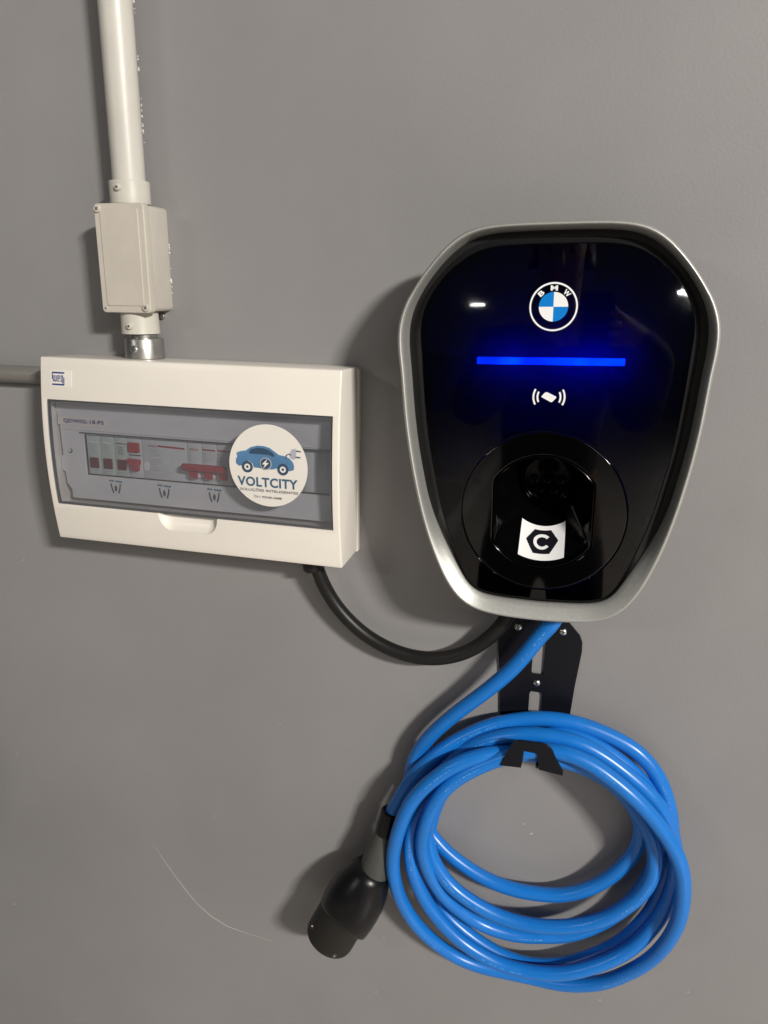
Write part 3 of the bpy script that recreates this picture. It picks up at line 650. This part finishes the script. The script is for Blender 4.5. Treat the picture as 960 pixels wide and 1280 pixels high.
def loft(name, secs, mt, parent, smooth=40, cap0=False, cap1=False):
    vs = []; fs = []
    for L, d_ in secs: vs += [(x, -(d_(q) if callable(d_) else d_), z) for q, (x, z) in enumerate(L)]
    n = len(secs[0][0])
    for j in range(len(secs)-1):
        for i in range(n): fs.append((j*n+i, j*n+(i+1) % n, (j+1)*n+(i+1) % n, (j+1)*n+i))
    if cap0: fs.append(tuple(range(n)))
    if cap1: fs.append(tuple((len(secs)-1)*n+i for i in range(n)))
    return mesh(name, vs, fs, mt, parent, smooth)
def scaled(L, k, cz=0.0): return [(x*k, cz+(z-cz)*k) for x, z in L]
loft('housing', [(scaled(O2, .90), 0.0), (scaled(O2, .955), 0.02), (scaled(O2, .975), 0.075), (scaled(O2, .985), 0.096)], M_abs, ch, 50, True, False)
loft('silver_frame', [(scaled(O2, .982), 0.092), (scaled(O2, .994), 0.094), (outline(-.02), 0.101), (outline(0.0), 0.108), (outline(.03), 0.1130), (outline(.07), 0.1160), (outline(.12), 0.1175), (outline(.17), 0.1178), (outline(.21), 0.1172),
      (outline(lambda k: .22+(mid(k)-.22)*.30), lambda k: .1172-(.1172-dm(k))*.27), (outline(lambda k: .22+(mid(k)-.22)*.65), lambda k: .1172-(.1172-dm(k))*.62), (outline(mid), dm), (outline(lambda k: mid(k)+.012), lambda k: dm(k)-.0008), (outline(lambda k: mid(k)+.014), lambda k: dm(k)-.005)], M_alu, ch, 50)
loft('black_surround', [(outline(lambda k: mid(k)-.01), lambda k: dm(k)-.0045), (outline(lambda k: mid(k)+.03), lambda k: dm(k)-.003), (outline(lambda k: mid(k)*.45+.55-.04), lambda k: dm(k)-.002), (outline(0.93), 0.1005), (outline(.965), 0.1055), (outline(.985), 0.1064), (outline(1.01), 0.1055), (outline(1.02), 0.071)], M_abs, ch, 30)
FR = 0.1065
SCZ = -0.0868
def sock(r, hx, cz=SCZ, n=96):
    L = []
    for i in range(n):
        a = 2*math.pi*i/n; x, z = r*math.cos(a), r*math.sin(a)
        if abs(x) > hx:
            x = math.copysign(hx, x)
        L.append((x, cz+z))
    return L
cv = plate('front_glass', [outline(1.012), circle(0, -.0860, 0.0967, 120)], FR, 0.0030, M_cover, ch, 0.0008)
bk = plate('diffuser_plate', [outline(1.0), circle(0, -.0860, 0.0960, 96)], 0.0725, 0.002, M_back, ch)
loft('ring_wall', [(circle(0, -.0860, 0.0962, 96), 0.072), (circle(0, -.0860, 0.0962, 96), 0.1025)], M_gloss, ch)
plate('socket_fascia', [circle(0, -.0860, 0.0958, 120), sock(.0700, .0590)], FR+.0003, 0.006, M_gloss, ch, 0.0012)
# light bar: row of LEDs behind the glass
lb = thing('x', (0, 0, 0), None, None); bpy.data.objects.remove(lb)
LBZ = 0.0893
box('light_bar', -0.0835, 0.0810, -0.0980, -0.0955, LBZ-.0040, LBZ+.0040, M_led, ch, 0.0009)
# bowl
cz_in = -0.0600
def bowl_sec(t):
    L = []; n = 96; A = sock(.0692, .0583)
    for i in range(n):
        a = 2*math.pi*i/n
        L.append((A[i][0]*(1-t)+0.036*math.cos(a)*t, A[i][1]*(1-t)+(cz_in+0.040*math.sin(a))*t))
    return L
def bowl_depth(t): return 0.1062 - 0.053*t
loft('socket_bowl', [(sock(.0700, .0590), 0.1030), (sock(.0688, .0580), 0.1062), (sock(.0672, .0566), 0.1068)] + [(bowl_sec(t/10), bowl_depth(t/10)) for t in range(1, 11)] + [(circle(0, cz_in, .036, 96, .040), 0.022), (circle(0, cz_in, .030, 96, .034), 0.020)], M_bowl, ch, 50, False, True)
for r, d_ in ((.0335, .030), (.0300, .032)):
    loft('socket_ring', [(circle(0, cz_in-.002, r, 64), 0.020), (circle(0, cz_in-.002, r, 64), d_), (circle(0, cz_in-.002, r-.0014, 64), d_+.0006), (circle(0, cz_in-.002, r-.0026, 64), d_), (circle(0, cz_in-.002, r-.0026, 64), 0.020)], M_bowl, ch, 30)
for (px, pz, r) in ((-.009, .008, .0032), (.009, .008, .0032), (-.016, -.004, .0046), (0, -.004, .0046), (.016, -.004, .0046), (-.009, -.017, .0046), (.009, -.017, .0046)):
    loft('contact_sleeve', [(circle(px, cz_in+pz, r, 16), .020), (circle(px, cz_in+pz, r, 16), .0275), (circle(px, cz_in+pz, r*.6, 16), .0278), (circle(px, cz_in+pz, r*.55, 16), .021)], M_bowl, ch, 30)
# letter plate glued to the lower slope of the bowl
def on_bowl(u, v, h=0.0006):
    # u across (m), v: 0 rim .. 1 throat
    t = v; zc = SCZ*(1-t)+cz_in*t; r = .0692*(1-t)+.038*t
    a = -math.pi/2 + u/ max(r, .01)
    A = sock(.0692, .0583)
    x = r*math.cos(a); z = zc + (.0692*(1-t)+.040*t)*math.sin(a)
    d_ = bowl_depth(t)
    n = Vector((-math.cos(a)*.8, -.62, -math.sin(a)*.8)).normalized()
    return (x+n.x*h, -d_+n.y*h, z+n.z*h)
def bowl_patch(name, u0, u1, v0, v1, mt, h, nu=14, nv=4):
    vs = []; fs = []
    for hh in (h, h-.0004):
        for j in range(nv+1):
            for i in range(nu+1): vs.append(on_bowl(u0+(u1-u0)*i/nu, v0+(v1-v0)*j/nv, hh))
    r = nu+1; b = (nv+1)*r
    for j in range(nv):
        for i in range(nu):
            q = (j*r+i, j*r+i+1, (j+1)*r+i+1, (j+1)*r+i); fs.append(q); fs.append(tuple(b+k for k in q[::-1]))
    return mesh(name, vs, fs, mt, ch, 60)
bowl_patch('letter_label', -.0285, .0285, .13, .74, M_wprint, 0.0010)
def bowl_map(o, su, v0, v1, h):
    for v in o.data.vertices:
        x, y, z = v.co; v.co = on_bowl(x*su, v0+(v1-v0)*(z+.5), h)
VH = (.24, .66)
def grid_shape(name, inside, mt, h, W_=0.044, nu=90, nv=60):
    # fine grid clipped to a shape, wrapped on the bowl
    vs = []; fs = []; idx = {}
    def vid(i, j):
        if (i, j) not in idx: idx[(i, j)] = len(vs); vs.append(on_bowl(W_*(i/nu-.5), VH[0]+(VH[1]-VH[0])*j/nv, h))
        return idx[(i, j)]
    for i in range(nu):
        for j in range(nv):
            if inside((i+.5)/nu-.5, (j+.5)/nv-.5): fs.append((vid(i, j), vid(i+1, j), vid(i+1, j+1), vid(i, j+1)))
    return mesh(name, vs, fs, mt, ch, 60)
def hexa(x, z): return abs(z) < .5 and abs(x) + abs(z)*0.46 < .46
grid_shape('hexagon_print', hexa, M_blackprint, 0.0013)
def cshape(x, z):
    X, Z = x*0.044, z*0.031
    r = math.hypot(X/1.08, Z); a = math.atan2(Z, X)
    return .0062 < r < .0100 and abs(a) > 0.62
grid_shape('letter_print', cshape, M_wprint, 0.0016, nu=120, nv=84)
# emblem, icon printed on the glass
EX, EZ = 0.0008, 0.1492
e1 = FR+.0003
em = plate('round_emblem', [circle(EX, EZ, 0.0262, 72), circle(EX, EZ, 0.0243, 72)], e1, 0.0003, M_wprint, ch)
def wedge(a0, r): return [(EX, EZ)] + [(EX+r*math.cos(math.radians(a0+90*i/14)), EZ+r*math.sin(math.radians(a0+90*i/14))) for i in range(15)]
for a0, mt in ((0, M_wprint), (90, M_bprint), (180, M_wprint), (270, M_bprint)): plate('emblem_quarter', [wedge(a0, .0158)], e1+.0003, 0.0003, mt, em)
for c_, a in (('B', 134), ('M', 90), ('W', 46)):
    ar = math.radians(a); text('emblem_letter', c_, EX+.0199*math.cos(ar), EZ+.0199*math.sin(ar), 0.0062 if c_ == 'B' else .0078, 0.0056, e1+.0004, M_wprint, em, 0.035, ar-math.pi/2)
IX, IZ = 0.0008, 0.0500; k = 0.000123
ic = plate('card_icon', [[(IX+(x-321)*k, IZ-(z-1112)*k) for x, z in ((252, 1107), (285, 1070), (303, 1067), (388, 1108), (388, 1116), (352, 1156), (340, 1158), (255, 1114))]], e1, 0.0003, M_wprint, ch)
for r in (105, 142):
    for s in (-1, 1):
        A = math.radians(27 if r == 105 else 30); n = 12
        L = [(IX+s*(r+8)*k*math.cos(-A+2*A*i/n)*1.0, IZ+(r+8)*k*math.sin(-A+2*A*i/n)) for i in range(n+1)] + [(IX+s*(r-9)*k*math.cos(A-2*A*i/n), IZ+(r-9)*k*math.sin(A-2*A*i/n)) for i in range(n+1)]
        plate('signal_arc', [L], e1, 0.0003, M_wprint, ic)

# ------------------------------------------------------------------ cable bracket
BX = -0.0386
br = thing('cable_bracket', (BX, 0, -0.45), 'black metal bracket with slots and hook prongs, screwed to wall below charger', 'bracket')
half = [(0.0, -.0), (.034, 0.0), (.0430, -.0020), (.0530, -.0110), (.0572, -.0210), (.0575, -.0320), (.0530, -.0800), (.0495, -.1240)]
half = [(.030, .040), (.0385, .010), (.0530, -.0060), (.0570, -.0160), (.0575, -.0300), (.0520, -.0850), (.0492, -.1260)]
def sm(L): return L
outl = [(x, z) for x, z in half] + [(-x, z) for x, z in half[::-1]]
# centre slots: upper closed, lower open downwards (the two arms start here)
up = rrect(0, -.046, .0165, .052, .003, 3)
arm = [(x, z) for x, z in half] + [(.0090, -.1260), (.0090, -.1040), (.0070, -.1000), (-.0070, -.1000), (-.0090, -.1040), (-.0090, -.1260)] + [(-x, z) for x, z in half[::-1]]
bp = plate('back_plate', [arm, up], 0.0045, 0.003, M_bracket, br, 0.0006)
# two arms: bend out from the wall, run forward under the coil, turn up as prongs
def armstrip(s):
    cs = []  # (depth, z, x_in, x_out)
    z0 = -.1260; zs = -.1722; R_ = .020
    cs.append((.003, z0, .0090, .0492))
    zz = zs + R_
    cs.append((.003, zz, .0095, .0475))
    for i in range(1, 9):
        a = math.pi/2*i/8; cs.append((.003+R_*(1-math.cos(a)), zz-R_*math.sin(a), .0095, .047-.009*i/8))
    cs.append((.076, zs, .0095, .0375)); 
    for i in range(1, 5):
        a = math.pi/2*i/4; cs.append((.076+.007*math.sin(a), zs+.007*(1-math.cos(a)),   .0095, .0375-.001*i/4))
    vs = []; fs = []; th = .0028
    for i, (d_, z, xi, xo) in enumerate(cs):
        a = cs[max(i-1, 0)]; b = cs[min(i+1, len(cs)-1)]; t_ = Vector((b[0]-a[0], b[1]-a[1])).normalized(); n = Vector((-t_.y, t_.x))*-th/2
        for (q, x) in ((1, xi), (1, xo), (-1, xo), (-1, xi)): vs.append((s*x, -(d_+n.x*q), z+n.y*q))
    for i in range(len(cs)-1):
        for k_ in range(4): fs.append((4*i+k_, 4*i+(k_+1) % 4, 4*i+4+(k_+1) % 4, 4*i+4+k_))
    fs.append((0, 1, 2, 3)); m_ = 4*(len(cs)-1); fs.append((m_, m_+1, m_+2, m_+3))
    return mesh('support_arm', vs, fs, M_bracket, br, 40)
armstrip(1); armstrip(-1)
lip = [(-.0225-.0386+.0386, .0), ]
lipw = [(-.0765, -.6230), (-.0615, -.5850), (-.0575, -.5812), (-.0530, -.5800), (-.0249, -.5793), (-.0170, -.5802), (-.0120, -.5830), (-.0085, -.5880), (-.0010, -.6040), (.0070, -.6160), (.0070, -.6235), (-.0245, -.6200), (-.0275, -.6010), (-.0290, -.5960), (-.0457, -.5950), (-.0464, -.6100), (-.0480, -.6215)]
plate('hook_lip', [[(x-BX, z+.45) for x, z in lipw]], 0.0862, 0.003, M_bracket, br, 0.0007)
def pan_screw(x, z, parent):
    s = lathe('plate_screw', [(0, .0052), (.0012, .0052), (.0022, .0045), (.0030, .0030), (.0033, .0014)], (x, -.0046, z), (0, -1, 0), M_screw, parent, 24, 60)
    for a in (0.5, 0.5+math.pi/2):
        c, d_ = math.cos(a), math.sin(a)
        plate('slot', [[(x+(u*c-v*d_)*.0026, z+(u*d_+v*c)*.0026) for u, v in ((-1, -.22), (1, -.22), (1, .22), (-1, .22))]], 0.0081, 0.0008, M_shadow, s)
pan_screw(-.0305, -.0035, br); pan_screw(.0303, -.0030, br); pan_screw(0, -.0857, br)

# ------------------------------------------------------------------ cables
fd = thing('feed_cable', (-0.33, 0, -0.36), 'thick black cable looping from underneath white panel to behind the charger', 'cable')
C = relax(spline([Vector(p)-Vector((-0.33, 0, -0.36)) for p in FEED], 0.006), 8)
tube('cable', C, 0.0100, M_feed, fd, 24)

C0 = Vector((-0.0386, 0, -0.80))
cc = thing('charging_cable', C0, 'bright blue charging cable coiled on black hook with black plug at its end', 'charging cable')
C = relax(spline([Vector(p)-C0 for p in CABLE], 0.005), 10)
_, frames = tube('blue_cable', C, 0.0106, M_cable, cc, 24)
# faint lettering printed along the jacket: groups of tiny ticks on the side turned away from the wall
vs = []; fs = []
acc = 0; n_ = len(frames); i = 6
while i < n_-12:
    run = random.randint(7, 14)
    for j in range(i, min(i+run, n_-8)):
        c_, T, N, B = frames[j]
        best = (Vector((0.10, -1, .25)) - T*Vector((0.10, -1, .25)).dot(T)).normalized(); Q = T.cross(best)
        for q in range(2):
            p = c_ + T*(0.0024*q); l = random.uniform(.0004, .0009); h = random.uniform(.0003, .0010)
            if random.random() < .35: continue
            k_ = len(vs)
            for (a, b) in ((-l, -h), (l, -h), (l, h), (-l, h)): vs.append(p + best*0.01075 + T*a + Q*b)
            fs.append((k_, k_+1, k_+2, k_+3))
    i += run + random.randint(30, 70)
mk = mesh('printed_marking', vs, fs, M_cmark, cc, 0); mk['kind'] = 'stuff'
# plug
pa = Vector((-0.2397, -0.05, -0.7682)) - C0; pb = Vector((-0.2606, -0.054, -0.8628)) - C0
ax1 = (pb-pa).normalized(); L1 = (pb-pa).length
lathe('cable_collar', [(-.014, .0120), (-.012, .0142), (.022, .0155), (.028, .0145)], pa, ax1, M_plug, cc, 28)
lathe('grip', [(.026, .0140), (.032, .0155), (L1*.6, .0195), (L1, .0240), (L1+.016, .0250), (L1+.026, .0200)], pa, ax1, M_grip, cc, 32)
PLUGA = Vector((-0.2628, -0.055, -0.8625)); PLUGB = Vector((-0.3302, -0.068, -1.0066)); SLEEVA = Vector((-0.2937, -0.06, -0.9185))
hb = PLUGA - C0; pe = PLUGB - C0
ax2 = (pe-hb).normalized()
HLn = (pe-hb).length
side = ax2.cross(Vector((0, -1, 0))).normalized(); fwd = side.cross(ax2).normalized()
if fwd.y > 0: fwd = -fwd
HP = [(-.03, .018), (0, .0275), (.05, .0320), (.12, .0370), (.22, .0420), (.35, .0450), (.50, .0460), (.66, .0460), (.78, .0450), (.845, .0440), (.86, .0425), (.861, .034)]
vs = []; fs = []; n = 120
for (t, r) in HP:
    for i in range(n):
        a = 2*math.pi*i/n
        # the moulding is cut back on the front left, where the grey-black sleeve shows
        aa = (a + math.pi) % (2*math.pi) - math.pi
        u_ = min(max((aa - .15)/.9, 0), 1); u_ = u_*u_*(3-2*u_)
        lim = .70 - .15*math.cos(aa) - .05*math.sin(aa)
        tt = t if t < .3 else .3 + (t-.3)*(lim-.3)/.56
        rr = r
        vs.append(hb + ax2*(tt*HLn) + fwd*(rr*math.cos(a)) + side*(rr*math.sin(a)))
for j in range(len(HP)-1):
    for i in range(n): fs.append((j*n+i, j*n+(i+1) % n, (j+1)*n+(i+1) % n, (j+1)*n+i))
fs.append(tuple(range(n))); fs.append(tuple((len(HP)-1)*n+i for i in range(n)))
mesh('plug_head', vs, fs, M_plug, cc, 45)
so = SLEEVA - C0; se = Vector((-0.3312, -0.069, -0.9995)) - C0; ax3 = (se - so).normalized(); SL = (se-so).length
sl = lathe('plug_sleeve', [(-.01, .030), (.0, .0395), (SL-.006, .0395), (SL-.002, .0385), (SL, .0360), (SL, .032), (SL-.014, .0315)], so, ax3, M_sleeve, cc, 56, 40)
for ang, t in ((1.0, SL-.022), (-0.45, SL-.010)):
    dd = (fwd*math.cos(ang)+side*math.sin(ang)).normalized(); o = so + ax3*t + dd*.0392
    lathe('latch_recess', [(-.001, .0042), (.0008, .0038), (.0009, .0030)], o, dd, M_shadow, cc, 16)
    lathe('latch_pin', [(-.001, .0017), (.0016, .0012)], o, dd, M_screw, cc, 10)

# ------------------------------------------------------------------ the photographer, seen only as a dark reflection in the glass
M_skin = mat('skin', (0.24, 0.14, 0.10), 0.6, noise=0.05, nscale=30)
M_shirt = mat('dark_shirt', (0.020, 0.020, 0.024), 0.8, noise=0.1, nscale=60)
M_trouser = mat('black_trousers', (0.014, 0.014, 0.016), 0.8, noise=0.1, nscale=60)
M_hair = mat('dark_hair', (0.015, 0.012, 0.010), 0.6)
def skin(name, V, E, root, mt, parent, sub=2):
    me = bpy.data.meshes.new(name); me.from_pydata([v[:3] for v in V], E, []); o = bpy.data.objects.new(name, me); COL.objects.link(o)
    o.modifiers.new('s', 'SKIN'); me.skin_vertices.new() if not me.skin_vertices else None
    for k_, v in enumerate(V):
        d_ = me.skin_vertices[0].data[k_]; d_.radius = (v[3], v[4] if len(v) > 4 else v[3]); d_.use_root = (k_ == root)
    m_ = o.modifiers.new('u', 'SUBSURF'); m_.levels = sub; m_.render_levels = sub
    dg = bpy.context.evaluated_depsgraph_get(); me2 = bpy.data.meshes.new_from_object(o.evaluated_get(dg)); bpy.data.objects.remove(o)
    return link(name, me2, mt, parent, 80)
pz = -1.50
pn = thing('person', (-0.10, -1.42, pz), 'person in dark clothes holding up a phone, mirrored in the charger glass', 'person')
H_ = 0.0
J = [(0, 0, .93, .13, .10), (0, .0, 1.10, .125, .09), (0, .0, 1.28, .15, .10), (0, -.01, 1.41, .12, .08), (0, 0, 1.50, .052, .055), (0, .03, 1.57, .062, .075), (0, .035, 1.65, .074, .088), (0, .02, 1.71, .055, .065)]
E = [(0, 1), (1, 2), (2, 3), (3, 4), (4, 5), (5, 6), (6, 7)]
hand = {}
for s_ in (-1, 1):
    n0 = len(J)
    J += [(s_*.175, 0, 1.40, .055), (s_*.22, .10, 1.20, .045), (s_*.15+.10, .30, 1.38, .030), (s_*.065+.10, .372, 1.45, .024, .032)]
    E += [(3, n0), (n0, n0+1), (n0+1, n0+2), (n0+2, n0+3)]; w_i = n0+3
    for q in range(4):
        k_ = len(J); zz = 1.475 - .021*q; l_ = (.9, 1.0, .95, .78)[q]
        J += [(s_*.052+.10, .386, zz, .0090), (s_*.046+.10, .386+.020*l_, zz+.002, .0082), (s_*(.046-.020*l_)+.10, .386+.026*l_, zz+.003, .0075)]
        E += [(w_i, k_), (k_, k_+1), (k_+1, k_+2)]
    k_ = len(J); J += [(s_*.050+.10, .362, 1.470, .0100), (s_*.036+.10, .362, 1.490, .0090), (s_*.020+.10, .366, 1.500, .0085)]; E += [(w_i, k_), (k_, k_+1), (k_+1, k_+2)]
for s_ in (-1, 1):
    n0 = len(J); J += [(s_*.10, 0, .86, .085), (s_*.11, .01, .50, .055), (s_*.12, -.01, .10, .038), (s_*.125, .10, .035, .036, .030), (s_*.13, .16, .03, .030, .022)]
    E += [(0, n0), (n0, n0+1), (n0+1, n0+2), (n0+2, n0+3), (n0+3, n0+4)]
skin('body', J, E, 0, M_skin, pn)
T_ = [(0, 0, .90, .15, .12), (0, 0, 1.10, .142, .105), (0, 0, 1.28, .165, .115), (0, -.01, 1.405, .128, .09), (0, 0, 1.455, .066, .066)]; TE = [(0, 1), (1, 2), (2, 3), (3, 4)]
for s_ in (-1, 1):
    n0 = len(T_); T_ += [(s_*.178, 0, 1.395, .070), (s_*.225, .10, 1.20, .060), (s_*.15+.10, .30, 1.38, .042), (s_*.075+.10, .355, 1.435, .034)]; TE += [(3, n0), (n0, n0+1), (n0+1, n0+2), (n0+2, n0+3)]
skin('shirt', T_, TE, 0, M_shirt, pn)
T_ = [(0, 0, .95, .138, .112), (0, 0, .88, .13, .11)]; TE = [(0, 1)]
for s_ in (-1, 1):
    n0 = len(T_); T_ += [(s_*.10, 0, .80, .098), (s_*.112, .01, .50, .075), (s_*.12, -.01, .08, .062)]; TE += [(1, n0), (n0, n0+1), (n0+1, n0+2)]
skin('trousers', T_, TE, 0, M_trouser, pn)
for s_ in (-1, 1): skin('shoe', [(s_*.12, -.04, .05, .045), (s_*.125, .08, .045, .048, .04), (s_*.132, .19, .035, .042, .03)], [(0, 1), (1, 2)], 0, M_hair, pn)
skin('hair', [(0, -.035, 1.62, .075, .06), (0, -.02, 1.69, .088, .08), (0, .045, 1.745, .062, .045)], [(0, 1), (1, 2)], 1, M_hair, pn)
for s_ in (-1, 1):
    lathe('eye', [(0, .008), (.004, .006), (.006, .002)], (s_*.030, .108, 1.635), (0, 1, 0), M_hair, pn, 12)
    lathe('ear', [(-.008, .010), (0, .022), (.006, .018)], (s_*.072, .03, 1.625), (s_, 0, 0), M_skin, pn, 14)
skin('nose', [(0, .105, 1.635, .008), (0, .128, 1.600, .013), (0, .108, 1.592, .010)], [(0, 1), (1, 2)], 0, M_skin, pn, 1)
lathe('mouth', [(0, .020), (.003, .016)], (0, .104, 1.568), (0, 1, 0), mat('lips', (0.30, 0.10, 0.09), 0.5), pn, 14)
ph = thing('phone', (0.0, -1.018, -0.055), 'black phone held upright in both hands by the person', 'phone')
plate('phone_body', [rrect(0, 0, .075, .155, .011)], .004, .008, M_gloss, ph, .0015)
plate('phone_screen', [rrect(0, 0, .068, .148, .008)], -.0040, .0004, M_blackprint, ph)

# ------------------------------------------------------------------ scuffs on the wall
streak([(-0.6824, -0.9567), (-0.6669, -0.9805), (-0.647, -1.0102), (-0.6253, -1.0397), (-0.6034, -1.0657), (-0.5778, -1.0856), (-0.5458, -1.1001), (-0.5073, -1.1058), (-0.4616, -1.1093)], 0.0009)
for (x, z) in [(-0.559, -0.8703), (-1.0056, -1.1678), (-0.2748, -0.5826), (-0.9466, -0.8188), (-0.0424, -0.7756), (-0.0308, -0.7903), (-0.258, -1.0471), (-0.4328, -0.671), (-0.1578, -0.5751), (-0.2711, -1.1673), (0.2176, -1.0206), (-0.878, -0.4396), (0.0936, -1.0739)]:
    r_ = random.uniform(.0008, .0018)
    streak([(x-r_, z-r_*.4), (x, z), (x+r_, z+r_*.7)], r_*.7)
